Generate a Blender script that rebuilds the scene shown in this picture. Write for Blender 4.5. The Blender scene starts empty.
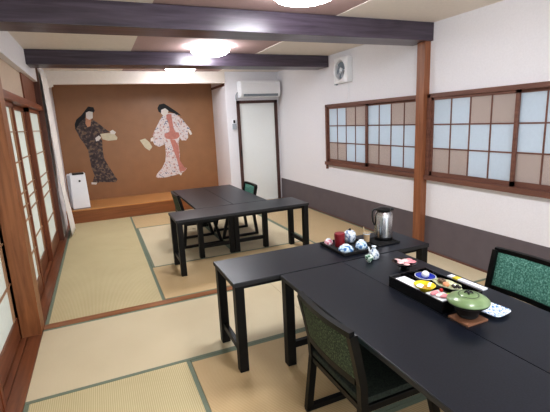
import bpy, bmesh, math, random
from mathutils import Vector, Matrix
from mathutils.geometry import tessellate_polygon
random.seed(7)
C = bpy.context.scene.collection
PI = math.pi

# ------------------------------------------------------------------ materials
MATS = {}
def new_mat(name):
    m = bpy.data.materials.new(name); m.use_nodes = True
    nt = m.node_tree; b = nt.nodes['Principled BSDF']
    return m, nt, b
def N(nt, kind, **kw):
    n = nt.nodes.new(kind)
    for k, v in kw.items():
        if k.startswith('_'): setattr(n, k[1:], v)
        else: n.inputs[k].default_value = v
    return n
def coords(nt, scale=(1, 1, 1), rot=(0, 0, 0)):
    tc = nt.nodes.new('ShaderNodeTexCoord'); mp = nt.nodes.new('ShaderNodeMapping')
    mp.inputs['Scale'].default_value = scale; mp.inputs['Rotation'].default_value = rot
    nt.links.new(tc.outputs['Object'], mp.inputs['Vector'])
    return mp.outputs['Vector']
def ramp(nt, fac, stops):
    r = nt.nodes.new('ShaderNodeValToRGB'); e = r.color_ramp.elements
    while len(e) < len(stops): e.new(0.5)
    for i, (p, c) in enumerate(stops):
        e[i].position = p; e[i].color = (*c, 1)
    nt.links.new(fac, r.inputs['Fac']); return r.outputs['Color']
def bump(nt, b, h, strength=0.2, dist=0.01):
    n = nt.nodes.new('ShaderNodeBump'); n.inputs['Strength'].default_value = strength
    n.inputs['Distance'].default_value = dist
    nt.links.new(h, n.inputs['Height']); nt.links.new(n.outputs['Normal'], b.inputs['Normal'])
def lin(c):
    return tuple((v / 255 / 12.92) if v / 255 <= 0.04045 else ((v / 255 + 0.055) / 1.055) ** 2.4 for v in c)
def plain(name, rgb, rough=0.5, metal=0.0, var=0.06, scale=30, spec=0.5, coat=0.0):
    """a colour with a slight procedural mottling"""
    m, nt, b = new_mat(name); c = lin(rgb)
    no = N(nt, 'ShaderNodeTexNoise', Scale=scale, Detail=3.0)
    nt.links.new(coords(nt), no.inputs['Vector'])
    col = ramp(nt, no.outputs['Fac'], [(0.3, tuple(v * (1 - var) for v in c)), (0.7, tuple(min(1, v * (1 + var)) for v in c))])
    nt.links.new(col, b.inputs['Base Color'])
    b.inputs['Roughness'].default_value = rough; b.inputs['Metallic'].default_value = metal
    b.inputs['Specular IOR Level'].default_value = spec; b.inputs['Coat Weight'].default_value = coat
    MATS[name] = m; return m
def wood(name, dark, light, axis='x', rough=0.4, scale=1.0, spec=0.5):
    m, nt, b = new_mat(name)
    s = {'x': (1.2, 18, 18), 'y': (18, 1.2, 18), 'z': (18, 18, 1.2)}[axis]
    v = coords(nt, tuple(k * scale for k in s))
    no = N(nt, 'ShaderNodeTexNoise', Scale=1.6, Detail=6.0, Roughness=0.6, Distortion=0.6)
    nt.links.new(v, no.inputs['Vector'])
    col = ramp(nt, no.outputs['Fac'], [(0.28, lin(dark)), (0.72, lin(light))])
    nt.links.new(col, b.inputs['Base Color']); b.inputs['Roughness'].default_value = rough
    b.inputs['Specular IOR Level'].default_value = spec
    bump(nt, b, no.outputs['Fac'], 0.08, 0.004)
    MATS[name] = m; return m
def tatami(name, a, c, axis):
    """rush weave: fine ribs across the mat"""
    m, nt, b = new_mat(name)
    v = coords(nt)
    w = N(nt, 'ShaderNodeTexWave', Scale=28.0, Distortion=0.3, Detail=1.0)
    w.wave_type = 'BANDS'; w.bands_direction = axis
    w2 = N(nt, 'ShaderNodeTexWave', Scale=60.0, Distortion=0.2); w2.bands_direction = 'Y' if axis == 'X' else 'X'
    no = N(nt, 'ShaderNodeTexNoise', Scale=2.2, Detail=4.0)
    for q in (w, w2, no): nt.links.new(v, q.inputs['Vector'])
    mx = nt.nodes.new('ShaderNodeMath'); mx.operation = 'MULTIPLY_ADD'
    mx.inputs[1].default_value = 0.55; nt.links.new(w.outputs['Fac'], mx.inputs[0])
    m2 = nt.nodes.new('ShaderNodeMath'); m2.operation = 'MULTIPLY'; m2.inputs[1].default_value = 0.45
    nt.links.new(no.outputs['Fac'], m2.inputs[0]); nt.links.new(m2.outputs[0], mx.inputs[2])
    col = ramp(nt, mx.outputs[0], [(0.1, lin(a)), (0.85, lin(c))])
    nt.links.new(col, b.inputs['Base Color']); b.inputs['Roughness'].default_value = 0.62
    b.inputs['Specular IOR Level'].default_value = 0.3
    ad = nt.nodes.new('ShaderNodeMath'); ad.operation = 'ADD'
    nt.links.new(w.outputs['Fac'], ad.inputs[0]); nt.links.new(w2.outputs['Fac'], ad.inputs[1])
    bump(nt, b, ad.outputs[0], 0.25, 0.002)
    MATS[name] = m; return m
def speckle(name, stops, scale=40, rough=0.5, kind='noise', coat=0.0, bmp=0.0, detail=2.0):
    m, nt, b = new_mat(name); v = coords(nt)
    if kind == 'noise':
        t = N(nt, 'ShaderNodeTexNoise', Scale=scale, Detail=detail); o = t.outputs['Fac']
    else:
        t = N(nt, 'ShaderNodeTexVoronoi', Scale=scale); o = t.outputs['Distance']
    nt.links.new(v, t.inputs['Vector'])
    col = ramp(nt, o, [(p, lin(c)) for p, c in stops])
    nt.links.new(col, b.inputs['Base Color']); b.inputs['Roughness'].default_value = rough
    b.inputs['Coat Weight'].default_value = coat
    if bmp: bump(nt, b, o, bmp, 0.003)
    MATS[name] = m; return m
def emit(name, rgb, strength):
    m, nt, b = new_mat(name)
    b.inputs['Base Color'].default_value = (.9, .9, .9, 1)
    b.inputs['Emission Color'].default_value = (*rgb, 1); b.inputs['Emission Strength'].default_value = strength
    MATS[name] = m; return m
def paper(name, rgb, trans=0.5, line=None):
    """thin sheet that lets daylight through"""
    m, nt, b = new_mat(name); out = nt.nodes['Material Output']
    b.inputs['Base Color'].default_value = (*lin(rgb), 1); b.inputs['Roughness'].default_value = 0.7
    v = coords(nt)
    t = N(nt, 'ShaderNodeTexWave' if line else 'ShaderNodeTexNoise', Scale=line or 40.0)
    if line: t.bands_direction = 'DIAGONAL'
    nt.links.new(v, t.inputs['Vector'])
    c = lin(rgb)
    col = ramp(nt, t.outputs['Fac'], [(0.2, tuple(x * (.72 if line else .95) for x in c)), (0.8, c)])
    nt.links.new(col, b.inputs['Base Color'])
    tr = nt.nodes.new('ShaderNodeBsdfTranslucent'); nt.links.new(col, tr.inputs['Color'])
    mx = nt.nodes.new('ShaderNodeMixShader'); mx.inputs[0].default_value = trans
    nt.links.new(b.outputs[0], mx.inputs[1]); nt.links.new(tr.outputs[0], mx.inputs[2])
    nt.links.new(mx.outputs[0], out.inputs['Surface'])
    MATS[name] = m; return m

plain('plaster', (232, 231, 236), 0.85, var=0.02, scale=60)
plain('cream_board', (232, 224, 216), 0.8, var=0.02)
plain('mauve_board', (184, 158, 156), 0.75, var=0.03)
plain('upper_wall', (206, 186, 166), 0.85, var=0.03)
plain('wainscot', (104, 96, 101), 0.6, var=0.05, scale=8)
wood('beam', (54, 46, 56), (94, 84, 98), 'x', 0.3, 0.8)
wood('post_wood', (122, 74, 48), (162, 108, 76), 'z', 0.4)
wood('window_wood', (100, 66, 56), (132, 92, 78), 'y', 0.45)
wood('sill_wood', (104, 60, 38), (146, 92, 62), 'y', 0.3)
wood('strip_wood', (134, 86, 54), (172, 118, 80), 'x', 0.35)
wood('shoji_wood', (100, 52, 30), (146, 84, 50), 'z', 0.4)
wood('orange_wood', (118, 72, 42), (164, 108, 68), 'z', 0.4)
wood('rail_wood', (104, 54, 34), (148, 84, 54), 'y', 0.4)
wood('dark_pillar', (84, 46, 32), (112, 68, 50), 'z', 0.45)
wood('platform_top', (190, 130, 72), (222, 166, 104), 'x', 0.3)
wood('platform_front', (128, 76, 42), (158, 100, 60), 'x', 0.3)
wood('board_panel', (110, 62, 40), (140, 84, 56), 'z', 0.5)
wood('kumiko', (150, 112, 84), (180, 142, 110), 'z', 0.5)
plain('mural_ground', (156, 113, 77), 0.38, var=0.06, scale=5)
paper('shoji_paper', (224, 226, 220), 0.5)
paper('window_paper', (206, 213, 219), 0.5)
paper('woven_panel', (206, 194, 188), 0.45, line=90.0)
tatami('tatami_pale', (190, 174, 132), (220, 208, 170), 'X')
tatami('tatami_tan', (194, 166, 122), (220, 196, 156), 'Y')
tatami('tatami_tan_long', (180, 156, 118), (210, 188, 150), 'X')
tatami('tatami_pale_long', (204, 188, 154), (228, 216, 188), 'Y')
plain('mat_border', (126, 136, 118), 0.8, var=0.15, scale=200)
speckle('table_top', [(0.3, (12, 16, 25)), (0.7, (24, 29, 41))], 140, 0.33, bmp=0.04)
plain('table_edge', (40, 40, 43), 0.5)
plain('table_leg', (12, 12, 13), 0.45, var=0.1, spec=0.3)
plain('chair_frame', (8, 8, 9), 0.35, var=0.1, spec=0.3)
speckle('fabric_lit', [(0.3, (40, 86, 76)), (0.5, (70, 124, 110)), (0.7, (126, 172, 160))], 110, 0.8, 'noise', detail=6, bmp=0.15)  # backrest fabric as seen lit; the sheen is put into the colour
speckle('fabric_shaded', [(0.34, (22, 30, 20)), (0.5, (46, 60, 42)), (0.66, (92, 106, 76))], 120, 0.8, 'noise', detail=6, bmp=0.15)  # same backrest fabric for the rear face, shade painted into its darker colour
speckle('fabric_seat', [(0.36, (14, 20, 16)), (0.64, (42, 52, 42))], 110, 0.85, 'noise', detail=6)
plain('white_plastic', (240, 242, 246), 0.4, var=0.01)
plain('grey_plastic', (170, 176, 184), 0.5)
plain('black_plastic', (14, 14, 15), 0.3)
plain('vent_grey', (130, 140, 150), 0.5)
plain('brushed_steel', (196, 196, 198), 0.24, metal=1.0, var=0.03, scale=4)
plain('black_lacquer', (10, 10, 12), 0.22, var=0.1, coat=0.4)
plain('rough_black', (16, 16, 17), 0.6, var=0.2)
plain('red_lacquer', (132, 30, 40), 0.35)
plain('door_white', (236, 240, 240), 0.6, var=0.01)
wood('door_frame', (66, 44, 40), (92, 62, 56), 'z', 0.5)
plain('porcelain', (232, 238, 242), 0.15, coat=0.5, var=0.02)
speckle('blue_print', [(0.46, (218, 234, 244)), (0.54, (186, 214, 236)), (0.60, (96, 146, 196)), (0.72, (66, 112, 176))], 48, 0.2, coat=0.5, detail=1)
speckle('blue_lattice', [(0.1, (58, 112, 186)), (0.35, (120, 166, 216)), (0.5, (232, 240, 248))], 90, 0.2, 'vor', coat=0.5)
speckle('green_print', [(0.42, (222, 232, 224)), (0.5, (140, 176, 156)), (0.6, (40, 84, 66))], 60, 0.25, coat=0.4, detail=1)
speckle('grey_print', [(0.5, (226, 234, 240)), (0.62, (120, 140, 170))], 50, 0.2, coat=0.4, detail=1)
speckle('pink_print', [(0.42, (236, 226, 230)), (0.6, (196, 120, 140))], 60, 0.25, coat=0.4, detail=1)
plain('cobalt', (26, 54, 168), 0.15, coat=0.6)
speckle('yellow_glaze', [(0.3, (216, 190, 20)), (0.7, (240, 220, 60))], 30, 0.2, coat=0.5)
speckle('lid_green', [(0.3, (112, 136, 92)), (0.7, (136, 158, 116))], 20, 0.32, coat=0.4)
plain('lid_line', (40, 56, 36), 0.4)
wood('mat_wood', (124, 82, 58), (164, 120, 92), 'x', 0.6)
plain('egg_shell', (240, 240, 240), 0.45, var=0.01)
speckle('sashimi', [(0.4, (240, 232, 230)), (0.6, (232, 180, 180))], 60, 0.35, coat=0.3)
plain('pink_fish', (226, 150, 158), 0.4, var=0.12)
speckle('leaf_dish_glaze', [(0.4, (206, 210, 176)), (0.7, (150, 160, 110))], 50, 0.3, coat=0.4)
speckle('shell_brown', [(0.35, (60, 46, 34)), (0.65, (150, 120, 90))], 90, 0.5)
plain('peach', (228, 160, 120), 0.5, var=0.1)
plain('lime', (152, 190, 50), 0.4, var=0.1)
plain('cherry', (190, 30, 34), 0.3)
speckle('pickle', [(0.4, (196, 148, 30)), (0.6, (150, 110, 40))], 120, 0.4)
plain('paper_white', (232, 234, 240), 0.7, var=0.02)
plain('packet_yellow', (226, 206, 70), 0.6)
plain('packet_grey', (176, 180, 190), 0.6)
plain('beige_cup', (196, 168, 132), 0.5, var=0.1)
plain('pick_wood', (224, 204, 166), 0.7)
plain('cloth_white', (240, 236, 232), 0.9, var=0.03)
plain('ink_black', (30, 30, 34), 0.7)
plain('skin_white', (228, 222, 216), 0.7, var=0.02)
plain('skin_tone', (200, 150, 120), 0.7)
speckle('kimono_dark', [(0.40, (66, 56, 58)), (0.54, (88, 74, 74)), (0.62, (134, 116, 96)), (0.7, (116, 90, 76))], 26, 0.7, detail=3)
speckle('kimono_light', [(0.34, (186, 136, 130)), (0.43, (218, 208, 206)), (0.6, (228, 220, 222)), (0.66, (120, 122, 140))], 24, 0.7, detail=3)
plain('obi_red', (196, 134, 122), 0.7, var=0.1)
plain('fan_cream', (214, 206, 182), 0.7)
plain('brass_dark', (60, 50, 40), 0.35, metal=0.8)
emit('lamp_glow', (0.93, 0.96, 1.0), 19.0)
M = MATS

# ------------------------------------------------------------------ mesh helpers
class MB:
    """collects shapes, builds ONE mesh object"""
    def __init__(s): s.bm = bmesh.new()
    def _v(s, pts): return [s.bm.verts.new(p) for p in pts]
    def box(s, x0, x1, y0, y1, z0, z1, bev=0.0):
        b = bmesh.new()
        bmesh.ops.create_cube(b, size=1)
        for v in b.verts:
            v.co = Vector(((x0 + x1) / 2 + v.co.x * (x1 - x0), (y0 + y1) / 2 + v.co.y * (y1 - y0), (z0 + z1) / 2 + v.co.z * (z1 - z0)))
        if bev: bmesh.ops.bevel(b, geom=b.edges[:], offset=bev, segments=2, affect='EDGES', profile=0.6)
        s._merge(b); return s
    def _merge(s, b):
        me = bpy.data.meshes.new('tmp'); b.to_mesh(me); b.free(); s.bm.from_mesh(me); bpy.data.meshes.remove(me)
    def bar(s, p, q, w, d, up=(0, 1, 0)):
        """box beam from p to q; w across, d along 'up'"""
        p, q = Vector(p), Vector(q); t = (q - p).normalized(); u = Vector(up)
        u = (u - t * u.dot(t)).normalized(); n = t.cross(u)
        r = []
        for c in (p, q):
            r.append(s._v([c + n * w / 2 * a + u * d / 2 * b_ for a, b_ in ((-1, -1), (1, -1), (1, 1), (-1, 1))]))
        a, b = r
        s.bm.faces.new(a[::-1]); s.bm.faces.new(b)
        for i in range(4): s.bm.faces.new((a[i], a[(i + 1) % 4], b[(i + 1) % 4], b[i]))
        return s
    def sweep(s, pts, w, d, side=(0, 1, 0)):
        """rectangular section swept along a polyline; d along 'side', w across"""
        rings = []; n = len(pts); P = [Vector(p) for p in pts]; sd = Vector(side)
        for i in range(n):
            t = (P[min(i + 1, n - 1)] - P[max(i - 1, 0)]).normalized()
            u = (sd - t * sd.dot(t)).normalized(); m = t.cross(u)
            rings.append(s._v([P[i] + m * w / 2 * a + u * d / 2 * b for a, b in ((-1, -1), (1, -1), (1, 1), (-1, 1))]))
        for a, b in zip(rings, rings[1:]):
            for i in range(4): s.bm.faces.new((a[i], a[(i + 1) % 4], b[(i + 1) % 4], b[i]))
        s.bm.faces.new(rings[0][::-1]); s.bm.faces.new(rings[-1]); return s
    def tube(s, pts, r, seg=10):
        rings = []; P = [Vector(p) for p in pts]; n = len(P)
        rr = r if isinstance(r, (list, tuple)) else [r] * n
        u = None
        for i in range(n):
            t = (P[min(i + 1, n - 1)] - P[max(i - 1, 0)]).normalized()
            if u is None:
                u = Vector((0, 0, 1)) if abs(t.z) < .9 else Vector((1, 0, 0))
            u = (u - t * u.dot(t)).normalized(); m = t.cross(u)
            rings.append(s._v([P[i] + (u * math.cos(a) + m * math.sin(a)) * rr[i] for a in (2 * PI * k / seg for k in range(seg))]))
        for a, b in zip(rings, rings[1:]):
            for i in range(seg): s.bm.faces.new((a[i], a[(i + 1) % seg], b[(i + 1) % seg], b[i]))
        s.bm.faces.new(rings[0][::-1]); s.bm.faces.new(rings[-1]); return s
    def lathe(s, prof, seg=32, sx=1.0, sy=1.0, c=(0, 0, 0)):
        """profile of (r, z) turned about z; ends closed when r == 0"""
        rings = []
        for r, z in prof:
            if r < 1e-6: rings.append(s._v([(c[0], c[1], c[2] + z)]))
            else: rings.append(s._v([(c[0] + r * sx * math.cos(2 * PI * k / seg), c[1] + r * sy * math.sin(2 * PI * k / seg), c[2] + z) for k in range(seg)]))
        for a, b in zip(rings, rings[1:]):
            for i in range(seg):
                j = (i + 1) % seg
                if len(a) == 1 and len(b) == 1: continue
                if len(a) == 1: s.bm.faces.new((a[0], b[j], b[i]))
                elif len(b) == 1: s.bm.faces.new((a[i], a[j], b[0]))
                else: s.bm.faces.new((a[i], a[j], b[j], b[i]))
        return s
    def prism(s, poly, axis, a0, a1):
        """polygon in the plane normal to axis, extruded from a0 to a1"""
        def P(u, v, a): return {'x': (a, u, v), 'y': (u, a, v), 'z': (u, v, a)}[axis]
        A = s._v([P(u, v, a0) for u, v in poly]); B = s._v([P(u, v, a1) for u, v in poly]); n = len(poly)
        if n > 4:
            for tri in tessellate_polygon([[Vector((u, v, 0)) for u, v in poly]]):
                s.bm.faces.new([A[i] for i in tri]); s.bm.faces.new([B[i] for i in tri[::-1]])
        else: s.bm.faces.new(A); s.bm.faces.new(B[::-1])
        for i in range(n): s.bm.faces.new((A[i], B[i], B[(i + 1) % n], A[(i + 1) % n]))
        return s
    def grid(s, f, nu, nv):
        V = [[s.bm.verts.new(f(i / nu, j / nv)) for j in range(nv + 1)] for i in range(nu + 1)]
        for i in range(nu):
            for j in range(nv): s.bm.faces.new((V[i][j], V[i + 1][j], V[i + 1][j + 1], V[i][j + 1]))
        return s
    def build(s, name, mat, parent=None, smooth=False, kind=None, loc=None, mats=None):
        bmesh.ops.recalc_face_normals(s.bm, faces=s.bm.faces[:])
        if loc is not None:
            for v in s.bm.verts: v.co -= Vector(loc)
        me = bpy.data.meshes.new(name); s.bm.to_mesh(me); s.bm.free()
        me.materials.append(MATS[mat])
        if smooth:
            for p in me.polygons: p.use_smooth = True
            if smooth == 'auto':
                me.set_sharp_from_angle(angle=math.radians(38))
        o = bpy.data.objects.new(name, me); C.objects.link(o)
        if loc is not None: o.location = loc
        if parent: o.parent = parent
        if kind: o['kind'] = kind
        return o

def tag(o, label, cat, group=None, kind=None):
    o['label'] = label; o['category'] = cat
    if group: o['group'] = group
    if kind: o['kind'] = kind
    return o
def thing(name, label, cat, loc=(0, 0, 0), rz=0.0, group=None, kind=None):
    o = bpy.data.objects.new(name, None); C.objects.link(o)
    o.empty_display_size = 0.05
    o.location = loc; o.rotation_euler = (0, 0, rz)
    return tag(o, label, cat, group, kind)
def dup(root, loc, rz, label, group=None):
    r = root.copy(); C.objects.link(r); r.location = loc; r.rotation_euler = (0, 0, rz); r['label'] = label
    if group: r['group'] = group
    for ch in list(root.children):
        c = ch.copy(); C.objects.link(c); c.parent = r
        for g in list(ch.children):
            d = g.copy(); C.objects.link(d); d.parent = c
    return r

# ------------------------------------------------------------------ the room (metres; x right, y into the room, z up)
XL, XR, YB, ZC = -0.56, 3.23, 7.17, 2.39
YN = -0.9      # the room runs on behind the photographer

o = MB().box(-1.1, XR + .15, YN, 8.3, -0.12, -0.02).build('floor', 'sill_wood', kind='structure')
tag(o, 'wooden sub-floor under the tatami mats and sills', 'floor', kind='structure')

# wooden sill along the shoji, with two grooves
m = MB().box(-0.80, -0.7, YN, YB, -0.02, 0.008).box(-0.694, -0.655, YN, YB, -0.02, 0.008).box(-0.649, XL, YN, YB, -0.02, 0.008)
m.box(-0.71, -0.64, YN, YB, -0.02, 0.0)
tag(m.build('trim_1', 'sill_wood', kind='structure'), 'reddish wooden sill with sliding grooves under the shoji', 'sill')
tag(MB().box(XL, XR, 3.355, 3.437, -0.02, 0.004).build('trim_2', 'strip_wood', kind='structure'), 'brown wooden threshold strip crossing the tatami floor', 'threshold')

# tatami mats: core + two border cloths on the long edges
def mat_(x0, x1, y0, y1, along, matn, label):
    cx, cy = (x0 + x1) / 2, (y0 + y1) / 2
    t = thing('tatami_mat', label, 'tatami mat', (cx, cy, -0.02), 0, 'tatami mats covering the floor')
    hx, hy, b = (x1 - x0) / 2 - .0015, (y1 - y0) / 2 - .0015, 0.026
    if along == 'y':
        MB().box(-hx + b, hx - b, -hy, hy, 0, .02).build('woven_surface', matn, t)
        MB().box(-hx, -hx + b, -hy, hy, 0, .0205).build('cloth_border', 'mat_border', t)
        MB().box(hx - b, hx, -hy, hy, 0, .0205).build('cloth_border', 'mat_border', t)
    else:
        MB().box(-hx, hx, -hy + b, hy - b, 0, .02).build('woven_surface', matn, t)
        MB().box(-hx, hx, -hy, -hy + b, 0, .0205).build('cloth_border', 'mat_border', t)
        MB().box(-hx, hx, hy - b, hy, 0, .0205).build('cloth_border', 'mat_border', t)
x1_, x2_ = 0.38, 2.295
mat_(XL, x1_, 3.437, 5.32, 'y', 'tatami_pale', 'pale tatami mat beside the shoji, just beyond the wooden threshold strip')
mat_(XL, x1_, 5.32, 7.2, 'y', 'tatami_pale', 'pale tatami mat in the far left corner, reaching the wooden platform')
mat_(x1_, x2_, 3.437, 4.38, 'x', 'tatami_tan', 'tan tatami mat under the nearest edge of the far tables, beyond the threshold strip')
mat_(x1_, 1.337, 4.38, 6.26, 'y', 'tatami_pale_long', 'pale tatami mat under the left side of the far tables')
mat_(1.337, x2_, 4.38, 6.26, 'y', 'tatami_pale_long', 'pale tatami mat under the right side of the far tables')
mat_(x1_, x2_, 6.26, 7.2, 'x', 'tatami_tan', 'tan tatami mat in front of the wooden platform')
mat_(x2_, XR - .012, 3.437, 5.32, 'y', 'tatami_tan_long', 'tan tatami mat by the right wall below the far window')
mat_(x2_, XR - .012, 5.32, 7.17, 'y', 'tatami_tan_long', 'tan tatami mat in the far right corner in front of the white door')
mat_(XL, 1.33, 2.41, 3.355, 'x', 'tatami_pale_long', 'wide pale tatami mat on the near side of the threshold strip, by the shoji')
mat_(1.33, XR - .012, 2.41, 3.355, 'x', 'tatami_pale_long', 'tatami mat behind the thermos table, below the wooden post')
mat_(XL, x1_, 0.53, 2.41, 'y', 'tatami_pale', 'tatami mat in the bottom left foreground beside the shoji')
mat_(x1_, x2_, 1.47, 2.41, 'x', 'tatami_tan', 'tan tatami mat under the near tables and green-backed chair')
mat_(x1_, x2_, 0.53, 1.47, 'x', 'tatami_tan', 'tan tatami mat under the near end of the long black tables')
mat_(x2_, XR - .012, 0.53, 2.41, 'y', 'tatami_tan_long', 'tan tatami mat by the right wall behind the teal chair')
tag(MB().box(XL, XR - .012, YN, 0.53, -.02, 0).build('floor.001', 'tatami_pale', kind='structure'), 'tatami floor behind the photographer', 'floor')

# ceiling
m = MB().box(-1.1, 0.50, YN, 8.3, ZC, ZC + .1).box(2.1, XR + .15, YN, 8.3, ZC, ZC + .1)
tag(m.build('ceiling', 'cream_board', kind='structure'), 'cream ceiling boards on both sides of the mauve panel', 'ceiling')
tag(MB().box(0.50, 2.1, YN, 8.3, ZC + .006, ZC + .1).build('ceiling.001', 'mauve_board', kind='structure'), 'mauve centre panel of the ceiling with the round lamps', 'ceiling')

# right wall with two window openings; plaster above a dark skirting board
W1, W2 = (3.47, 5.38), (1.40, 3.30); WZ = (0.845, 1.665)
m = MB()
m.box(XR, XR + .12, YN, 8.3, 0.40, WZ[0]).box(XR, XR + .12, YN, 8.3, WZ[1], ZC)
m.box(XR, XR + .12, W1[1], 8.3, WZ[0], WZ[1]).box(XR, XR + .12, W2[1], W1[0], WZ[0], WZ[1]).box(XR, XR + .12, YN, W2[0], WZ[0], WZ[1])
tag(m.build('wall_right', 'plaster', kind='structure'), 'white plaster right wall with two sliding windows', 'wall')
tag(MB().box(XR - .004, XR + .12, YN, YB, -.02, 0.40).build('baseboard_right', 'wainscot', kind='structure'), 'tall dark grey-brown skirting panel along the right wall', 'baseboard')
tag(MB().box(XR - .012, XR - .004, YN, YB, -.02, 0.018).build('trim_3', 'window_wood', kind='structure'), 'thin wooden strip at the foot of the right wall', 'trim')

# back wall around the door (door opening 2.44-3.16) and the alcove
m = MB().box(3.16, XR, YB, YB + .1, 0, ZC).box(2.42, 3.16, YB, YB + .1, 1.86, ZC).box(2.24, 2.42, YB, YB + .1, 0, ZC)
m.box(2.20, 2.24, YB, 8.3, 0, ZC)
tag(m.build('wall_back', 'plaster', kind='structure'), 'white back wall around the narrow door and alcove edge', 'wall')
tag(MB().box(2.20, XR + .15, 8.2, 8.3, 0, ZC).build('wall_behind_door', 'plaster', kind='structure'), 'wall behind the door', 'wall')
tag(MB().box(-1.1, 2.20, 7.15, 7.27, 2.195, ZC).build('trim_4', 'cream_board', kind='structure'), 'cream lintel across the top of the mural alcove', 'lintel')
tag(MB().box(2.188, 2.2, YB + .02, 8.08, 2.15, 2.19).build('trim_5', 'dark_pillar', kind='structure'), 'dark strip at the top right corner of the alcove', 'trim')
tag(MB().box(-.70, 2.20, 8.1, 8.2, 0, ZC).build('wall_alcove', 'plaster', kind='structure'), 'rear wall of the alcove behind the mural', 'wall')
m = MB().box(-.72, -.60, 6.235, 7.17, 0, ZC).box(-.72, -.60, 7.17, 8.2, 0, ZC)
tag(m.build('wall_left', 'plaster', kind='structure'), 'white left wall piece between the shoji and the alcove', 'wall')
tag(MB().prism([(-.60, 2.30), (-.52, 2.24), (-.50, 2.16), (-.60, 2.12)], 'y', 7.08, 7.15).build('trim_6', 'cream_board', kind='structure'), 'small cream bracket where the lintel meets the left wall', 'trim')

# boxed header above the shoji, recessed wall strip, wooden infill board
tag(MB().box(-.86, -.61, YN, 6.17, 2.13, ZC).build('wall_left_header', 'plaster', kind='structure'), 'white boxed header running above the shoji doors', 'wall')
tag(MB().box(-.86, -.67, YN, 6.3, 1.80, 2.14).build('wall_left_upper', 'upper_wall', kind='structure'), 'beige wall strip between header and shoji rail', 'wall')
tag(MB().box(-.67, -.655, 5.2, 6.17, 1.828, 2.13).build('trim_7', 'board_panel', kind='structure'), 'brown board above the far end of the shoji rail', 'trim')
tag(MB().box(-.76, -.60, YN, 6.17, 1.765, 1.828).build('trim_8', 'rail_wood', kind='structure'), 'wooden head rail above the shoji doors', 'rail')
tag(MB().box(-.80, -.592, 6.16, 6.235, 0, 2.34).build('trim_9', 'dark_pillar', kind='structure'), 'slim dark wooden pillar at the far end of the shoji', 'pillar')
tag(MB().box(-.82, -.560, 3.275, 3.437, 0, 2.13).build('trim_10', 'orange_wood', kind='structure'), 'brown wooden post dividing the shoji in the left foreground', 'post')
tag(MB().box(XR - .075, XR + .02, 3.335, 3.445, 0, 2.25).build('trim_11', 'post_wood', kind='structure'), 'reddish wooden post standing between the two right windows', 'post')

# beams
def beam(x0, y0, y1, z0, n, lb):
    tag(MB().box(x0, XR, y0, y1, z0, ZC, .006).build(n, 'beam', kind='structure'), lb, 'beam')
beam(-.86, 3.30, 3.60, 2.218, 'ceiling_beam', 'near dark wooden ceiling beam meeting the wooden post')
beam(-.61, 5.33, 5.66, 2.232, 'ceiling_beam.001', 'far dark wooden ceiling beam, beyond the nearer one')

# ------------------------------------------------------------------ windows
def window(n, y0, y1, lb):
    w = thing('window_%d' % n, lb, 'window', (XR, (y0 + y1) / 2, WZ[0]), kind='structure')
    h = WZ[1] - WZ[0]; L = y1 - y0; a = -L / 2
    f = MB().box(-.03, .10, a - .03, a + .012, -.03, h + .03).box(-.03, .10, -a - .012, -a + .03, -.03, h + .03)
    f.box(-.03, .10, a - .03, -a + .03, h - .005, h + .035).build('window_frame', 'window_wood', w)
    MB().box(-.05, .10, a - .03, -a + .03, -.04, .008).build('window_sill', 'window_wood', w)
    half = L / 2
    for k, (s0, dx) in enumerate(((a + .01, 0.018), (-.02, -.008))):
        s1 = s0 + half + .01
        t = MB(); st = .030
        t.box(dx, dx + .024, s0, s0 + st, .008, h).box(dx, dx + .024, s1 - st, s1, .008, h)
        t.box(dx, dx + .024, s0, s1, .008, .05).box(dx, dx + .024, s0, s1, h - .032, h)
        so = t.build('sliding_sash', 'window_wood', w)
        ya, yb, za, zb = s0 + st, s1 - st, .05, h - .032
        cw, ch = (yb - ya) / 4, (zb - za) / 3
        g = MB()
        for i in (1, 2, 3): g.box(dx + .004, dx + .018, ya + i * cw - .006, ya + i * cw + .006, za, zb)
        for j in (1, 2): g.box(dx + .003, dx + .017, ya, yb, za + j * ch - .006, za + j * ch + .006)
        g.build('muntin_grid', 'window_wood', so)
        p1, p2 = MB(), MB()
        for i in range(4):
            for j in range(3):
                # i counts from the near end; far two columns brown at the bottom, near two brown at the top
                br = (j == 0 and i >= 2) or (j == 2 and i < 2)
                (p2 if br else p1).box(dx + .010, dx + .012, ya + i * cw, ya + (i + 1) * cw, za + j * ch, za + (j + 1) * ch)
        p1.build('white_paper_pane', 'window_paper', so); p2.build('woven_brown_pane', 'woven_panel', so)
window(1, W1[0], W1[1], 'far wood-framed sliding window, left of the wooden post')
window(2, W2[0], W2[1], 'near wood-framed sliding window, right of the wooden post')
tag(MB().box(XR - .03, XR, 5.385, 5.41, .74, .83).build('trim_12', 'window_wood', kind='structure'), 'short wooden stub hanging under the far window corner', 'trim')

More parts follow.
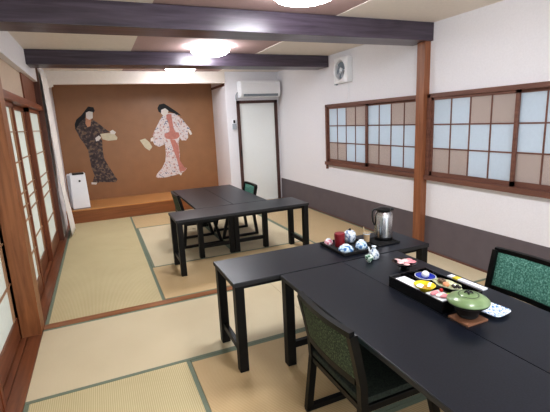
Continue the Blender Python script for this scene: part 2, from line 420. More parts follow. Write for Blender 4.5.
# ------------------------------------------------------------------ shoji doors on the left
def shoji(n, y0, y1, xf, lb):
    d = thing('door_%d' % n, lb, 'sliding door', (xf, (y0 + y1) / 2, 0), kind='structure')
    hw = (y1 - y0) / 2; st = .045; dp = .043
    f = MB().box(-dp, 0, -hw, -hw + st, .004, 1.77).box(-dp, 0, hw - st, hw, .004, 1.77)
    f.box(-dp, 0, -hw, hw, 1.72, 1.77)
    f.build('door_frame', 'shoji_wood', d)
    MB().box(-dp + .004, -.006, -hw + st, hw - st, .02, .175).build('bottom_panel', 'sill_wood', d)
    MB().box(-.020, -.018, -hw + st, hw - st, .17, 1.75).build('paper_pane', 'shoji_paper', d)
    k = MB()
    for z in (.44, .74, .86, .98, 1.25, 1.51): k.box(-.018, -.006, -hw + st, hw - st, z - .005, z + .005)
    for y in (-hw + st + .05, hw - st - .05, -hw + st + .085, hw - st - .085): k.box(-.018, -.008, y - .004, y + .004, .17, 1.75)
    k.build('lattice', 'kumiko', d)
shoji(1, 5.22, 6.19, -.645, 'far shoji door next to the white curtain')
shoji(2, 4.28, 5.25, -.690, 'middle shoji door beyond the wooden post')
shoji(3, 3.40, 4.32, -.645, 'shoji door just beyond the wooden post')
shoji(4, 2.39, 3.32, -.690, 'near shoji door on the left, before the wooden post')
shoji(5, 1.45, 2.43, -.645, 'shoji door at the very left edge of view')
shoji(6, 0.49, 1.48, -.690, 'shoji door left of the photographer')
shoji(7, -.5, 0.52, -.645, 'shoji door behind the photographer')
tag(MB().box(-.80, -.70, YN, -.5, 0, 1.85).build('wall_left_near', 'plaster', kind='structure'), 'left wall behind the photographer', 'wall')

# ------------------------------------------------------------------ back door
d = thing('door_8', 'plain white narrow door in dark wooden frame beside the alcove', 'door', (2.79, YB, 0), kind='structure')
MB().box(-.40, -.345, -.025, .08, 0, 1.885).box(.345, .40, -.025, .08, 0, 1.885).box(-.40, .40, -.025, .08, 1.835, 1.885).build('door_frame', 'door_frame', d)
MB().box(-.345, .345, .0, .03, 0.01, 1.835).build('door_leaf', 'door_white', d)
MB().box(-.375, -.355, -.045, -.025, .88, 1.0, .004).build('door_handle', 'black_plastic', d)

# ------------------------------------------------------------------ alcove platform and mural
pf = thing('alcove_platform', 'raised orange-brown wooden platform of the mural alcove', 'platform', (0.8, 7.2, 0), kind='structure')
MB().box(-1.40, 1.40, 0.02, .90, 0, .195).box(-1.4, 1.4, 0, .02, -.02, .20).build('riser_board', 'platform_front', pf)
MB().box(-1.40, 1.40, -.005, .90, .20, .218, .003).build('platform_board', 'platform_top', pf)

FIG = {
    'l_hair':[(-0.124,1.841),(-0.072,1.9),(0.013,1.884),(0.027,1.823),(0.001,1.791),(-0.053,1.816),(-0.121,1.795),(-0.142,1.703),(-0.237,1.637),(-0.328,1.501),(-0.328,1.595),(-0.286,1.685),(-0.2,1.752)],
    'l_face':[(-0.121,1.795),(-0.07,1.817),(-0.01,1.805),(-0.02,1.698),(-0.081,1.668),(-0.129,1.702)],
    'l_chest':[(-0.132,1.707),(-0.041,1.704),(-0.077,1.559),(-0.128,1.538),(-0.154,1.61)],
    'l_kimono':[(-0.286,1.685),(-0.2,1.752),(-0.143,1.689),(-0.135,1.586),(-0.086,1.56),(-0.035,1.685),(0.085,1.576),(0.185,1.475),(0.239,1.434),(0.11,1.422),(0.069,1.376),(0.055,1.338),(0.085,1.288),(0.073,1.12),(0.077,0.973),(0.147,0.794),(0.259,0.557),(0.23,0.51),(-0.045,0.538),(-0.162,0.515),(-0.171,0.551),(-0.12,0.669),(-0.154,0.82),(-0.162,0.967),(-0.171,1.137),(-0.221,1.26),(-0.274,1.358),(-0.32,1.501),(-0.325,1.618)],
    'l_fan':[(0.064,1.41),(0.155,1.419),(0.292,1.422),(0.351,1.331),(0.336,1.288),(0.184,1.282),(0.097,1.312)],
    'l_hand1':[(0.232,1.449),(0.285,1.475),(0.339,1.429),(0.312,1.391),(0.245,1.405)],
    'l_hand2':[(-0.025,1.343),(0.039,1.387),(0.078,1.347),(0.027,1.292),(-0.019,1.285)],
    'l_foot':[(-0.189,0.552),(-0.091,0.537),(-0.114,0.5),(-0.194,0.513)],
    'r_hair':[(1.139,1.768),(1.123,1.836),(1.161,1.902),(1.253,1.918),(1.338,1.861),(1.467,1.766),(1.562,1.681),(1.462,1.712),(1.329,1.771),(1.287,1.809),(1.218,1.793),(1.181,1.744)],
    'r_face':[(1.187,1.803),(1.267,1.832),(1.322,1.785),(1.301,1.717),(1.229,1.684),(1.18,1.731)],
    'r_kimono':[(1.208,1.694),(1.317,1.74),(1.463,1.721),(1.57,1.616),(1.654,1.496),(1.71,1.423),(1.658,1.387),(1.657,1.26),(1.613,1.201),(1.518,1.207),(1.491,1.27),(1.454,1.131),(1.462,0.964),(1.448,0.822),(1.468,0.675),(1.53,0.67),(1.578,0.656),(1.524,0.598),(1.458,0.57),(1.35,0.541),(1.158,0.511),(0.996,0.513),(0.962,0.54),(0.991,0.599),(1.083,0.686),(1.166,0.821),(1.194,0.96),(1.196,1.124),(1.176,1.242),(1.176,1.149),(1.08,1.109),(0.994,1.16),(0.978,1.221),(1.009,1.298),(0.976,1.331),(1.021,1.411),(1.102,1.544),(1.156,1.632)],
    'r_obi':[(1.206,1.356),(1.315,1.387),(1.476,1.364),(1.493,1.293),(1.441,1.249),(1.323,1.233),(1.224,1.262),(1.201,1.31)],
    'r_sash':[(1.3,1.234),(1.393,1.229),(1.452,1.107),(1.448,0.822),(1.53,0.67),(1.572,0.652),(1.509,0.599),(1.428,0.606),(1.401,0.825),(1.349,1.02)],
    'r_collar':[(1.279,1.727),(1.37,1.715),(1.385,1.485),(1.406,1.368),(1.313,1.373),(1.306,1.535),(1.272,1.65)],
    'r_fan':[(0.738,1.259),(0.838,1.285),(0.91,1.212),(0.954,1.117),(0.893,1.052),(0.819,1.112)],
    'r_hand1':[(0.939,1.279),(0.996,1.307),(0.987,1.221),(0.934,1.224)],
    'r_hand2':[(1.671,1.424),(1.716,1.385),(1.739,1.317),(1.699,1.3),(1.666,1.368)],
    'r_foot':[(1.383,0.586),(1.473,0.568),(1.444,0.517)],
}
mu = thing('wall_mural', 'brown wall panel painted with two women in patterned kimono', 'mural', (0.8, 8.1, .218))
MB().box(-1.40, 1.40, -.012, 0, 0, 2.1).build('painted_panel', 'mural_ground', mu)
def fig(parent, key, name, matn, layer):
    y = -.012 - layer * .0012
    m = MB(); m.prism([(x - .8, z - .218) for x, z in FIG[key]], 'y', y, y - .001)
    return m.build(name, matn, parent)
k = fig(mu, 'l_kimono', 'dark_kimono_figure', 'kimono_dark', 1); k['label'] = 'painted woman in dark patterned kimono holding a fan, on the left'
for key, nm, mt, ly in (('l_hair', 'hair', 'ink_black', 2), ('l_chest', 'neck', 'skin_tone', 2.2), ('l_face', 'face', 'skin_white', 3),
                        ('l_fan', 'fan', 'fan_cream', 3), ('l_hand1', 'hand', 'skin_white', 4), ('l_hand2', 'hand', 'skin_white', 4), ('l_foot', 'foot', 'skin_white', 3)):
    fig(k, key, nm, mt, ly)
k = fig(mu, 'r_kimono', 'light_kimono_figure', 'kimono_light', 1); k['label'] = 'painted woman in white and red kimono with long black hair, on the right'
for key, nm, mt, ly in (('r_hair', 'hair', 'ink_black', 2), ('r_face', 'face', 'skin_white', 3), ('r_collar', 'collar', 'obi_red', 2), ('r_sash', 'sash', 'obi_red', 2.4),
                        ('r_obi', 'obi', 'obi_red', 3), ('r_fan', 'fan', 'fan_cream', 3), ('r_hand1', 'hand', 'skin_white', 4), ('r_hand2', 'hand', 'skin_white', 4), ('r_foot', 'foot', 'skin_white', 3)):
    fig(k, key, nm, mt, ly)

# ------------------------------------------------------------------ ceiling lamps
def lamp(x, y, lb, r=.228):
    t = thing('ceiling_lamp', lb, 'lamp', (x, y, ZC + .006), group='round ceiling lamps')
    MB().lathe([(0, 0), (r * .9, 0), (r * .9, -.03), (0, -.03)], 40).build('lamp_base', 'white_plastic', t, 'auto')
    MB().lathe([(0, -.028), (r * .97, -.028), (r, -.045), (r * .97, -.062), (r * .85, -.085), (r * .6, -.102), (r * .3, -.112), (0, -.115)], 40).build('lamp_dome', 'lamp_glow', t, True)
lamp(1.36, 4.92, 'round glowing dome lamp between the two dark ceiling beams')
lamp(1.31, 6.52, 'round glowing dome lamp beyond the far beam, nearest the mural')
lamp(1.43, 2.66, 'round glowing dome lamp cut off by the top edge of the photo')
lamp(1.35, 0.6, 'round ceiling lamp behind the photographer')

# ------------------------------------------------------------------ air conditioner, remote, fan
t = thing('air_conditioner', 'white wall-mounted air conditioner above the narrow door', 'air conditioner', (2.80, YB, 1.935))
MB().prism([(0, 0), (0, .28), (-.20, .28), (-.225, .24), (-.225, .06), (-.19, 0.0)], 'x', -.375, .375).build('housing', 'white_plastic', t)
MB().box(-.33, .33, -.2265, -.19, .012, .028).box(-.33, .33, -.223, -.18, .032, .05).build('air_louver', 'vent_grey', t)
MB().box(-.372, .372, -.2275, -.224, .07, .235, .001).build('front_panel', 'white_plastic', t)
c = MB().tube([(2.42, YB - .02, 2.03), (2.39, YB - .022, 1.98), (2.385, YB - .022, 1.93), (2.40, YB - .02, 1.88)], .012)
tag(c.build('drain_hose', 'grey_plastic', smooth=True), 'short white hose at the left side of the air conditioner', 'hose')
t = thing('remote_control', 'small white remote in its wall holder left of the door frame', 'remote', (2.325, YB + .004, 1.38))
MB().box(-.035, .035, -.035, 0, 0, .10, .004).build('holder', 'grey_plastic', t)
MB().box(-.027, .027, -.026, -.006, .02, .19, .004).build('handset', 'white_plastic', t)
MB().box(-.018, .018, -.028, -.025, .11, .165).build('display', 'black_plastic', t)

t = thing('exhaust_fan', 'white square exhaust fan high on the right wall', 'fan', (XR, 4.90, 1.97))
fr = MB()
S = .165
seg = 40
def sq(a):
    c_, s_ = math.cos(a), math.sin(a); k_ = 1 / max(abs(c_), abs(s_)); return c_ * k_, s_ * k_
rings = []
for rr, xx, square in ((S, 0, 1), (S, -.075, 1), (.140, -.10, 0), (.125, -.09, 0), (.12, -.004, 0)):
    ring = []
    for i in range(seg):
        a = 2 * PI * i / seg
        if square: u, v = sq(a); u *= rr; v *= rr
        else: u, v = rr * math.cos(a), rr * math.sin(a)
        ring.append(fr.bm.verts.new((xx, u, v + .165)))
    rings.append(ring)
for a_, b_ in zip(rings, rings[1:]):
    for i in range(seg): fr.bm.faces.new((a_[i], a_[(i + 1) % seg], b_[(i + 1) % seg], b_[i]))
fr.bm.faces.new(rings[-1])
fr.build('fan_housing', 'white_plastic', t, 'auto')
MB().lathe([(0, -.012), (.034, -.008), (.034, .012), (0, .012)], 20).build('fan_hub', 'white_plastic', t, True)
hub = t.children[-1]; hub.rotation_euler = (0, PI / 2, 0); hub.location = (-.065, 0, .165)
for k in range(5):
    b = MB(); a0 = 2 * PI * k / 5
    def f(u, v, a0=a0):
        r_ = .03 + .08 * u; a = a0 + (v - .5) * (1.0 - .1 * u)
        return (-.06 + (v - .5) * .03, r_ * math.cos(a), .165 + r_ * math.sin(a))
    b.grid(f, 4, 4).build('fan_blade', 'vent_grey', t, True)
tag(MB().box(XR - .05, XR - .005, 5.075, 5.10, 1.95, 2.06, .003).build('switch_box', 'grey_plastic'), 'small grey box at the lower left of the exhaust fan', 'switch')
tag(MB().tube([(XR - .012, 4.80, 1.97), (XR - .012, 4.80, 1.72)], .003, 6).build('pull_cord', 'paper_white'), 'thin white pull cord hanging below the exhaust fan', 'cord')

# ------------------------------------------------------------------ air purifier, curtain
t = thing('air_purifier', 'white upright air purifier standing on the alcove platform', 'air purifier', (-.375, 7.40, .219), .10)
def body(w0, w1, d0, d1, h, x=0, y=0, z=0):
    m = MB(); V = []
    for (w, d, zz) in ((w0, d0, z), (w1, d1, z + h)):
        V.append(m._v([(x + a * w / 2, y + b * d / 2, zz) for a, b in ((-1, -1), (1, -1), (1, 1), (-1, 1))]))
    m.bm.faces.new(V[0][::-1]); m.bm.faces.new(V[1])
    for i in range(4): m.bm.faces.new((V[0][i], V[0][(i + 1) % 4], V[1][(i + 1) % 4], V[1][i]))
    bmesh.ops.bevel(m.bm, geom=m.bm.edges[:], offset=.012, segments=3, affect='EDGES'); return m
body(.265, .235, .20, .16, .59).build('housing', 'white_plastic', t, 'auto')
body(.25, .24, .10, .09, .57, -.035, .14).build('water_tank', 'white_plastic', t, 'auto')
MB().box(-.075, .095, -.0925, .02, .565, .594, .003).build('control_panel', 'black_plastic', t)
MB().box(-.128, .128, -.098, .098, 0, .012).build('base_plate', 'vent_grey', t)
b = MB().lathe([(0, 0), (.017, 0), (.017, .003), (0, .003)], 20).build('round_badge', 'black_plastic', t, 'auto')
b.rotation_euler = (PI / 2, 0, 0); b.location = (.02, -.0885, .46)

cu = MB()
def cf(u, v):
    z = 2.30 - 2.27 * v
    w = .50 - .20 * math.exp(-((v - .72) / .10) ** 2)
    y = 6.24 + w * u - .06 * max(0, v - .75)
    x = -.572 + .05 * v + .006 * math.sin(u * 20 + v * 2) + .10 * max(0, v - .70) + .02 * u
    return (x, y, z)
cu.grid(cf, 48, 30)
o = cu.build('curtain', 'cloth_white', smooth=True)
tag(o, 'white gathered curtain hanging by the left wall beside the alcove', 'curtain')
sm = o.modifiers.new('thick', 'SOLIDIFY'); sm.thickness = .003

# ------------------------------------------------------------------ folding tables (1.49 x 0.45)
TH = .585
def table(w, L, loc, rz, lb, grp):
    t = thing('folding_table', lb, 'table', loc, rz, grp)
    hx, hy = w / 2, L / 2
    MB().box(-hx + .002, hx - .002, -hy + .002, hy - .002, TH - .004, TH, .001).build('tabletop', 'table_top', t)
    MB().box(-hx, hx, -hy, hy, TH - .026, TH - .004, .002).build('edge_band', 'table_edge', t)
    MB().box(-hx + .05, hx - .05, -hy + .06, hy - .06, TH - .062, TH - .026).build('apron', 'table_leg', t)
    for sx in (-1, 1):
        for sy in (-1, 1):
            cx, cy = sx * (hx - .030), sy * (hy - .038)
            MB().box(cx - .028, cx + .028, cy - .028, cy + .028, .002, TH - .026, .003).build('leg', 'table_leg', t)
    for sy in (-1, 1):
        MB().box(-hx + .058, hx - .058, sy * (hy - .038) - .014, sy * (hy - .038) + .014, .11, .15).build('stretcher', 'table_leg', t)
    return t
G1, G2 = 'near black folding tables', 'far black folding tables'
ta = table(.444, 1.48, (1.136, 1.372, 0), 0, 'long black table, left of the near pair, with the green-backed chair pulled up', G1)
dup(ta, (1.580, 1.372, 0), 0, 'long black table carrying the bento box, right of the near pair', G1)
dup(ta, (1.358, 2.342, 0), PI / 2, 'black table set crosswise at the end of the near pair, under the thermos', G1)
tb = table(.425, 1.48, (1.126, 5.105, 0), 0, 'long black table, left one of the far pair', G2)
dup(tb, (1.553, 5.105, 0), 0, 'long black table, right one of the far pair', G2)
dup(ta, (1.345, 4.135, 0), PI / 2, 'black table set crosswise at the near end of the far pair', G2)

# ------------------------------------------------------------------ chairs (face +x)
def chair(lb, loc, rz):
    t = thing('tatami_chair', lb, 'chair', loc, rz)
    def bow(y): return -.022 * (1 - (y / .22) ** 2)
    for s in (-1, 1):
        y = s * .215
        MB().sweep([(-.228, y, .015), (-.192, y, .31), (-.198, y, .42), (-.222, y, .54), (-.248, y, .655)], .036, .030).build('rear_leg', 'chair_frame', t)
        MB().sweep([(.245, y, .015), (.165, y, .31)], .036, .030).build('front_leg', 'chair_frame', t)
        MB().box(-.245, .262, y - .015, y + .015, .001, .032, .003).build('floor_runner', 'chair_frame', t)
        MB().box(-.20, .185, y - .014, y + .014, .285, .318, .003).build('seat_rail', 'chair_frame', t)
    MB().box(-.205, -.18, -.20, .20, .285, .312).build('seat_crossbar', 'chair_frame', t)
    MB().box(.15, .175, -.20, .20, .285, .312).build('seat_crossbar', 'chair_frame', t)
    MB().box(-.205, .215, -.222, .222, .318, .352, .012).build('seat', 'fabric_seat', t, 'auto')
    ys = [-.222 + .444 * i / 16 for i in range(17)]
    MB().sweep([(-.248 + bow(yy * .93), yy, .66) for yy in ys], .028, .024, (0, 0, 1)).build('top_rail', 'chair_frame', t)
    MB().sweep([(-.202 + bow(yy * .93), yy, .425) for yy in ys[1:-1]], .024, .030, (0, 0, 1)).build('lower_rail', 'chair_frame', t)
    def face(off):
        def f(u, v):
            yy = -.20 + .40 * u; z = .438 + .215 * v
            x = -.203 - (z - .425) * .20 + bow(yy * .93)
            e = 1 - max(abs(u - .5), abs(v - .5)) * 2
            return (x + off * (0.55 + .45 * min(1, e * 8)), yy, z)
        return f
    p = MB().grid(face(.014), 14, 10); p.build('backrest', 'fabric_lit', t, True)
    p = MB().grid(face(-.012), 14, 10); p.build('backrest_rear', 'fabric_shaded', t, True)['label'] = 'rear face of the backrest, same fabric coloured as in shade'
    return t
ch = chair('black-framed chair with dark green seat pushed in at the near left table, seen from behind', (1.074, 1.442, 0), 0)
dup(ch, (1.935, 1.435, 0), PI, 'black-framed chair with teal backrest at the right edge, facing the bento box')
dup(ch, (1.06, 5.07, 0), 0, 'black-framed chair on the left side of the far tables')
dup(ch, (1.62, 5.21, 0), PI, 'black-framed chair with pale teal backrest on the right side of the far tables')

# ------------------------------------------------------------------ things on the near tables
T = TH
def one(mb, name, mat, loc, lb, cat, grp=None, smooth='auto', rz=0):
    o = mb.build(name, mat, smooth=smooth); o.location = loc; o.rotation_euler = (0, 0, rz); return tag(o, lb, cat, grp)

# serving tray
t = thing('serving_tray', 'black rectangular serving tray with the tea things on it', 'tray', (1.558, 2.345, T))
MB().box(-.135, .135, -.155, .155, 0, .008, .002).build('tray_base', 'rough_black', t)
r = MB().box(-.14, -.13, -.16, .16, .002, .022, .002).box(.13, .14, -.16, .16, .002, .022, .002).box(-.13, .13, -.16, -.15, .002, .022, .002).box(-.13, .13, .15, .16, .002, .022, .002)
r.build('tray_rim', 'rough_black', t)
# slatted trivet under thermos
t = thing('slatted_trivet', 'flat black slatted mat beneath the thermos jug', 'trivet', (1.83, 2.335, T))
m = MB()
for k in range(9): m.box(-.085, .11, -.095 + k * .0225, -.083 + k * .0225, .004, .010)
m.box(-.08, -.066, -.1, .1, 0, .004).box(.086, .10, -.1, .1, 0, .004)
m.build('slats', 'rough_black', t)

# thermos
t = thing('thermos_jug', 'brushed steel thermos jug with black lid and handle', 'thermos', (1.885, 2.366, T + .010), math.radians(-25))
MB().lathe([(0, .018), (.058, .018), (.065, .022), (.065, .175), (.062, .195), (.050, .212), (0, .212)], 40).build('steel_body', 'brushed_steel', t, 'auto')
MB().lathe([(0, 0), (.066, 0), (.068, .006), (.066, .019), (0, .019)], 40).build('base_ring', 'black_plastic', t, 'auto')
MB().lathe([(0, .208), (.050, .208), (.053, .214), (.052, .232), (.040, .240), (.02, .244), (0, .245)], 40).build('lid', 'black_plastic', t, 'auto')
MB().box(.030, .072, -.014, .014, .216, .232, .004).build('spout', 'black_plastic', t)
MB().sweep([(-.045, 0, .226), (-.070, 0, .229), (-.083, 0, .214), (-.085, 0, .18), (-.081, 0, .14), (-.072, 0, .118), (-.062, 0, .112)], .012, .02).build('handle', 'black_plastic', t, 'auto')

Z2 = T + .008
t = thing('tea_caddy', 'tall dark red cylindrical tea caddy at the left of the tray', 'caddy', (1.512, 2.385, Z2))
MB().lathe([(0, 0), (.035, 0), (.037, .003), (.037, .066), (0, .066)], 32).build('canister', 'red_lacquer', t, 'auto')
MB().lathe([(0, .066), (.0385, .066), (.0385, .096), (.035, .099), (0, .1)], 32).build('lid', 'red_lacquer', t, 'auto')
t = thing('lidded_jar', 'pale grey-blue patterned jar with knobbed lid behind the upturned bowls', 'jar', (1.625, 2.425, Z2 + .0015))
MB().lathe([(0, 0), (.032, 0), (.043, .02), (.047, .045), (.044, .068), (.038, .078), (0, .078)], 32).build('pot_body', 'grey_print', t, True)
MB().lathe([(.038, .077), (.030, .086), (.01, .092), (0, .092)], 24).build('lid', 'grey_print', t, True)
MB().lathe([(0, .09), (.006, .091), (.010, .098), (.006, .104), (0, .105)], 16).build('lid_knob', 'ink_black', t, True)
def inv_bowl(loc, r, h, lb, matn):
    t = thing('tea_bowl', lb, 'bowl', loc, group='upturned tea bowls on the tray')
    MB().lathe([(r - .004, .001), (r, .001), (r * .96, h * .35), (r * .75, h * .72), (r * .42, h * .92), (0, h * .92)], 32).build('bowl', matn, t, True)
    MB().lathe([(0, h * .9), (r * .42, h * .9), (r * .40, h), (r * .32, h), (r * .30, h * .93), (0, h * .93)], 28).build('foot_ring', 'porcelain', t, 'auto')
inv_bowl((1.489, 2.270, Z2), .055, .046, 'blue-flowered white bowl upside down in front of the red caddy', 'blue_print')
inv_bowl((1.612, 2.262, Z2), .044, .062, 'taller blue-flowered white bowl upside down beside the sake flask', 'blue_print')
inv_bowl((1.468, 2.465, Z2), .036, .042, 'pink-and-white cup upside down half hidden behind the red caddy', 'pink_print')
t = thing('toothpick_cup', 'small beige cup holding toothpicks beside the teapot', 'cup', (1.737, 2.37, T + .010))
MB().lathe([(0, 0), (.020, 0), (.024, .055), (.0245, .062), (.021, .062), (.019, .01), (0, .01)], 24).build('cup', 'beige_cup', t, 'auto')
MB().lathe([(.0247, .056), (.0265, .058), (.0265, .064), (.0235, .064)], 24).build('cup_rim', 'porcelain', t, 'auto')
for k, (dx, dy, tx, ty, L) in enumerate(((-.012, .006, -.018, .010, .112), (-.008, -.006, -.010, .004, .080), (.0, .010, -.002, .008, .074), (.008, -.004, .006, .0, .070), (.002, -.010, .002, -.006, .072), (.010, .008, .006, .006, .068))):
    m = MB().tube([(dx * .5, dy * .5, .012), (dx + tx * .5, dy + ty * .5, L)], .0034 if k == 0 else .0026, 6)
    lb = 'tallest wooden pick standing out of the beige cup' if k == 0 else 'short wooden toothpick standing in the beige cup'
    one(m, 'toothpick', 'pick_wood', (1.737, 2.37, T + .010), lb, 'toothpick', 'toothpicks in the beige cup')
t = thing('sake_flask', 'small white flask with blue motif standing in front of the tray', 'flask', (1.572, 2.068, T))
MB().lathe([(0, 0), (.030, 0), (.036, .008), (.037, .026), (.030, .046), (.016, .062), (.011, .07), (.012, .078), (.018, .084), (.015, .084), (.009, .076), (0, .07)], 32).build('flask_body', 'grey_print', t, True)
MB().tube([(-.026, -.004, .04), (-.040, -.006, .062), (-.046, -.006, .088)], [.008, .006, .004], 10).build('spout', 'porcelain', t, True)
t = thing('sake_cup', 'little green-patterned cup touching the white flask', 'cup', (1.505, 2.025, T))
MB().lathe([(0, .004), (.014, 0), (.016, .006), (.026, .022), (.029, .042), (.026, .042), (.022, .02), (0, .012)], 28).build('cup', 'green_print', t, True)

# sashimi bowl
t = thing('sashimi_bowl', 'small black footed bowl filled with sashimi slices', 'bowl', (1.608, 1.815, T))
MB().lathe([(0, 0), (.030, 0), (.030, .008), (.024, .012), (.048, .030), (.074, .046), (.077, .050), (.071, .050), (.040, .036), (0, .03)], 36).build('bowl', 'black_lacquer', t, 'auto')
random.seed(3)
for k in range(9):
    a = k * 2.4; rr = .012 + .0045 * k
    m = MB().lathe([(0, 0), (.022, .001), (.027, .003), (.022, .005), (0, .006)], 14, 1.0, .7)
    pink = k in (2, 5, 8)
    o = one(m, 'sashimi_slice', 'pink_fish' if pink else 'sashimi', (1.608 + rr * 1.15 * math.cos(a), 1.815 + rr * 1.15 * math.sin(a), T + .049 - .0003 * k),
        'pink sashimi slice heaped in the small black bowl' if pink else 'pale sashimi slice heaped in the small black bowl', 'sashimi', 'sashimi slices in the black bowl', True, a)
    o.rotation_euler = (random.uniform(-.2, .2), random.uniform(-.2, .2), a)

# bento box
BX0, BX1, BY0, BY1, BH = 1.365, 1.622, 1.285, 1.662, .060
t = thing('bento_box', 'long black lacquered box holding small dishes of food', 'box', ((BX0 + BX1) / 2, (BY0 + BY1) / 2, T))
hx, hy = (BX1 - BX0) / 2, (BY1 - BY0) / 2
MB().box(-hx, hx, -hy, hy, 0, .030, .002).build('box_base', 'black_lacquer', t)
MB().box(-hx, -hx + .007, -hy, hy, .028, BH, .001).box(hx - .007, hx, -hy, hy, .028, BH, .001).box(-hx + .007, hx - .007, -hy, -hy + .007, .028, BH, .001).box(-hx + .007, hx - .007, hy - .007, hy, .028, BH, .001).build('side_wall', 'black_lacquer', t)
MB().box(-.004, .002, -hy + .007, hy - .007, .030, .045).build('divider', 'black_lacquer', t)
ZI = T + .030
# folded white napkin with a corner lifted
m = MB().box(-.040, .036, -.070, .095, 0, .020, .003)
m.prism([(-.006, .094), (.02, .094), (.008, .104), (-.008, .101)], 'z', .004, .010)
one(m, 'folded_napkin', 'paper_white', (1.420, 1.545, ZI), 'white folded paper napkin at the left end of the bento box', 'napkin', rz=.03)
def plate(name, x, y, rx, ry, h, matn, lb, cat, rim=None, rz=0):
    t = thing(name, lb, cat, (x, y, ZI), rz)
    MB().lathe([(0, 0), (rx * .5, 0), (rx * .6, .004), (rx, h), (rx * 1.02, h + .002), (rx * .95, h + .001), (rx * .55, .008), (0, .007)], 36, 1.0, ry / rx).build('dish', matn, t, True)
    if rim: MB().lathe([(rx * .96, h + .0015), (rx * 1.03, h + .001), (rx * 1.03, h + .004), (rx * .97, h + .004)], 36, 1, ry / rx).build('rim', rim, t, True)
    return t
plate('blue_plate', 1.552, 1.588, .052, .058, .016, 'cobalt', 'small cobalt blue plate with white rim under the egg', 'plate', 'porcelain')
m = MB().lathe([(0, 0), (.012, .002), (.019, .010), (.021, .019), (.018, .029), (.010, .036), (0, .038)], 28)
one(m, 'egg', 'egg_shell', (1.552, 1.588, ZI + .009), 'white egg sitting on the small cobalt blue plate', 'egg', smooth=True)
plate('yellow_dish', 1.442, 1.478, .050, .056, .030, 'yellow_glaze', 'glossy yellow leaf-shaped dish of pickles in the bento box', 'dish', None)
for k, (dx, dy) in enumerate(((0, 0), (.014, .010), (-.012, -.012), (.008, -.014))):
    m = MB().lathe([(0, 0), (.012, .002), (.014, .005), (.010, .009), (0, .010)], 12, 1.2, .8)
    one(m, 'pickle', 'pickle', (1.442 + dx, 1.478 + dy, ZI + .011), 'brownish pickle piece in the glossy yellow dish', 'pickle', 'pickles in the yellow dish', True, k)
t = thing('leaf_dish', 'pale green oval dish with small morsels at the far side of the box', 'dish', (1.556, 1.440, ZI), .1)
def leaf(u, v):
    a = 2 * PI * u; r = v; k = 1 + .06 * math.sin(a * 7)
    return (.046 * r * k * math.cos(a), .082 * r * k * math.sin(a), .008 + .016 * r * r)
m = MB().grid(leaf, 56, 6); bmesh.ops.remove_doubles(m.bm, verts=m.bm.verts, dist=1e-5)
o = m.build('dish', 'leaf_dish_glaze', t, True); q = o.modifiers.new('thick', 'SOLIDIFY'); q.thickness = .004
m = MB().lathe([(0, -.012), (.014, -.008), (.019, 0), (.016, .010), (0, .016)], 18, 1.0, 1.3)
one(m, 'sea_snail', 'shell_brown', (1.558, 1.478, ZI + .026), 'mottled brown shell morsel on the pale green dish', 'shellfish', smooth=True)
m = MB().lathe([(0, -.012), (.012, -.009), (.018, 0), (.013, .010), (0, .014)], 18)
one(m, 'peach_morsel', 'peach', (1.540, 1.432, ZI + .028), 'round peach-coloured morsel on the pale green dish', 'food', smooth=True)
for dx, dy in ((0, 0), (.016, -.012), (-.010, -.022), (.010, -.030)):
    m = MB().lathe([(0, -.006), (.008, -.003), (.010, .001), (.006, .007), (0, .009)], 10)
    one(m, 'black_bean', 'black_lacquer', (1.560 + dx, 1.405 + dy, ZI + .026), 'glossy black bean at the end of the pale green dish', 'bean', 'black beans', True)
t = thing('garnish_plate', 'small white plate of pink fish with red and lime garnish', 'plate', (1.437, 1.372, ZI))
MB().box(-.042, .045, -.056, .056, 0, .018, .006).build('plate', 'porcelain', t, 'auto')
for k, (dx, dy, rz) in enumerate(((-.015, .02, .3), (-.008, -.010, .1), (.004, -.034, -.2))):
    m = MB().lathe([(0, 0), (.020, .002), (.026, .006), (.020, .011), (0, .013)], 16, 1.2, .6)
    one(m, 'fish_slice', 'pink_fish' if k != 1 else 'sashimi', (1.437 + dx, 1.372 + dy, ZI + .018), ('pink fish slice nearest the yellow dish', 'whitish fish slice in the middle of the white plate', 'pink fish slice nearest the green lid')[k], 'fish', 'fish slices on the white plate', True, rz)
one(MB().lathe([(0, 0), (.008, .003), (.010, .009), (.007, .016), (0, .018)], 16), 'cherry', 'cherry', (1.470, 1.395, ZI + .018), 'tiny red cherry garnish on the white plate', 'garnish', smooth=True)
one(MB().lathe([(0, 0), (.016, 0), (.017, .004), (.016, .009), (0, .010)], 20), 'lime_slice', 'lime', (1.468, 1.340, ZI + .018), 'bright lime slice beside the red cherry garnish', 'garnish')

# chopstick packet
t = thing('chopstick_packet', 'white paper chopstick sleeve with yellow band beyond the bento box', 'chopsticks', (1.752, 1.490, T), math.radians(2))
MB().box(-.018, .018, -.115, .115, .0, .010, .002).build('paper_sleeve', 'paper_white', t)
MB().box(-.0186, .0186, .045, .080, .0005, .0108, .001).build('yellow_band', 'packet_yellow', t)
m = MB()
for k in range(7): m.box(-.004, .004, -.10 + k * .018, -.092 + k * .018, .0098, .0104)
m.build('printed_marks', 'packet_grey', t)

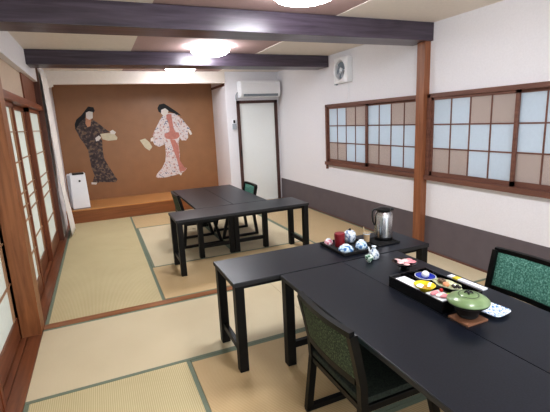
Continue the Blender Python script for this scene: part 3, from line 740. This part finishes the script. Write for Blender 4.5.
# brazier with green lid
t = thing('wooden_coaster', 'square brown wooden board under the small black brazier', 'board', (1.432, 1.200, T))
MB().box(-.062, .062, -.055, .055, 0, .010, .002).build('board', 'mat_wood', t)
t = thing('tabletop_brazier', 'small black pot-shaped brazier under the green lid', 'brazier', (1.442, 1.212, T + .010))
MB().lathe([(0, 0), (.040, 0), (.045, .006), (.044, .016), (.050, .026), (.062, .044), (.066, .056), (.060, .056), (.045, .03), (0, .02)], 36).build('brazier_body', 'rough_black', t, 'auto')
MB().lathe([(0, .054), (.074, .055), (.086, .064), (.088, .070), (.082, .070), (0, .062)], 40).build('cooking_dish', 'rough_black', t, 'auto')
t = thing('pot_lid', 'round sage green ceramic lid with black knob covering the brazier', 'lid', (1.442, 1.212, T + .080))
MB().lathe([(.088, 0), (.091, .003), (.090, .008), (.080, .018), (.060, .029), (.044, .033), (.042, .031), (.040, .034), (.018, .038), (0, .039)], 48).build('lid_dome', 'lid_green', t, True)
MB().lathe([(.0405, .0325), (.0425, .0345), (.0445, .0325)], 48).build('lid_ring', 'lid_line', t, True)
m = MB().lathe([(0, .036), (.006, .037), (.007, .044), (.004, .048), (0, .049)], 16)
for k in range(4):
    a = PI / 4 + k * PI / 2
    m.tube([(0, 0, .044), (.010 * math.cos(a), .010 * math.sin(a), .047), (.018 * math.cos(a), .018 * math.sin(a), .041)], [.005, .0045, .003], 8)
m.build('lid_knob', 'black_plastic', t, True)

# square blue plate
t = thing('blue_patterned_plate', 'square white plate with blue lattice pattern right of the green lid', 'plate', (1.578, 1.190, T), math.radians(8))
def sqp(u, v):
    a = 2 * PI * u; c_, s_ = math.cos(a), math.sin(a); k_ = (abs(c_) ** 5 + abs(s_) ** 5) ** (-1 / 5)
    return (.060 * v * c_ * k_, .062 * v * s_ * k_, .004 + .012 * max(0, v - .55) / .45)
m = MB().grid(sqp, 64, 10); bmesh.ops.remove_doubles(m.bm, verts=m.bm.verts, dist=1e-5)
o = m.build('plate', 'blue_lattice', t, True); q = o.modifiers.new('thick', 'SOLIDIFY'); q.thickness = .004; q.offset = -1
MB().box(-.03, .03, -.03, .03, 0, .003).build('foot', 'porcelain', t)

# ------------------------------------------------------------------ light and camera
w = bpy.data.worlds.new('World'); bpy.context.scene.world = w; w.use_nodes = True
bg = w.node_tree.nodes['Background']; bg.inputs['Color'].default_value = (0.91, 0.95, 1.0, 1); bg.inputs['Strength'].default_value = 1.0

cam = bpy.data.cameras.new('camera'); co = bpy.data.objects.new('camera', cam); C.objects.link(co)
cam.sensor_fit = 'HORIZONTAL'; cam.sensor_width = 36.0; cam.lens = 402.703 * 36.0 / 550.0
cam.clip_start = 0.02
r_ = Vector((0.914947, -0.400979, -0.045687)); u_ = Vector((0.124017, 0.171624, 0.977325)); b_ = Vector((-0.384046, -0.899867, 0.206755))
R = Matrix((r_, u_, b_)).transposed().to_4x4()
co.matrix_world = Matrix.Translation((0, 0, 1.5)) @ R
bpy.context.scene.camera = co
sc = bpy.context.scene
sc.view_settings.view_transform = 'Standard'; sc.view_settings.look = 'None'
sc.view_settings.exposure = 1.42; sc.view_settings.gamma = 0.88
sc.cycles.use_denoising = True
sc.cycles.max_bounces = 8
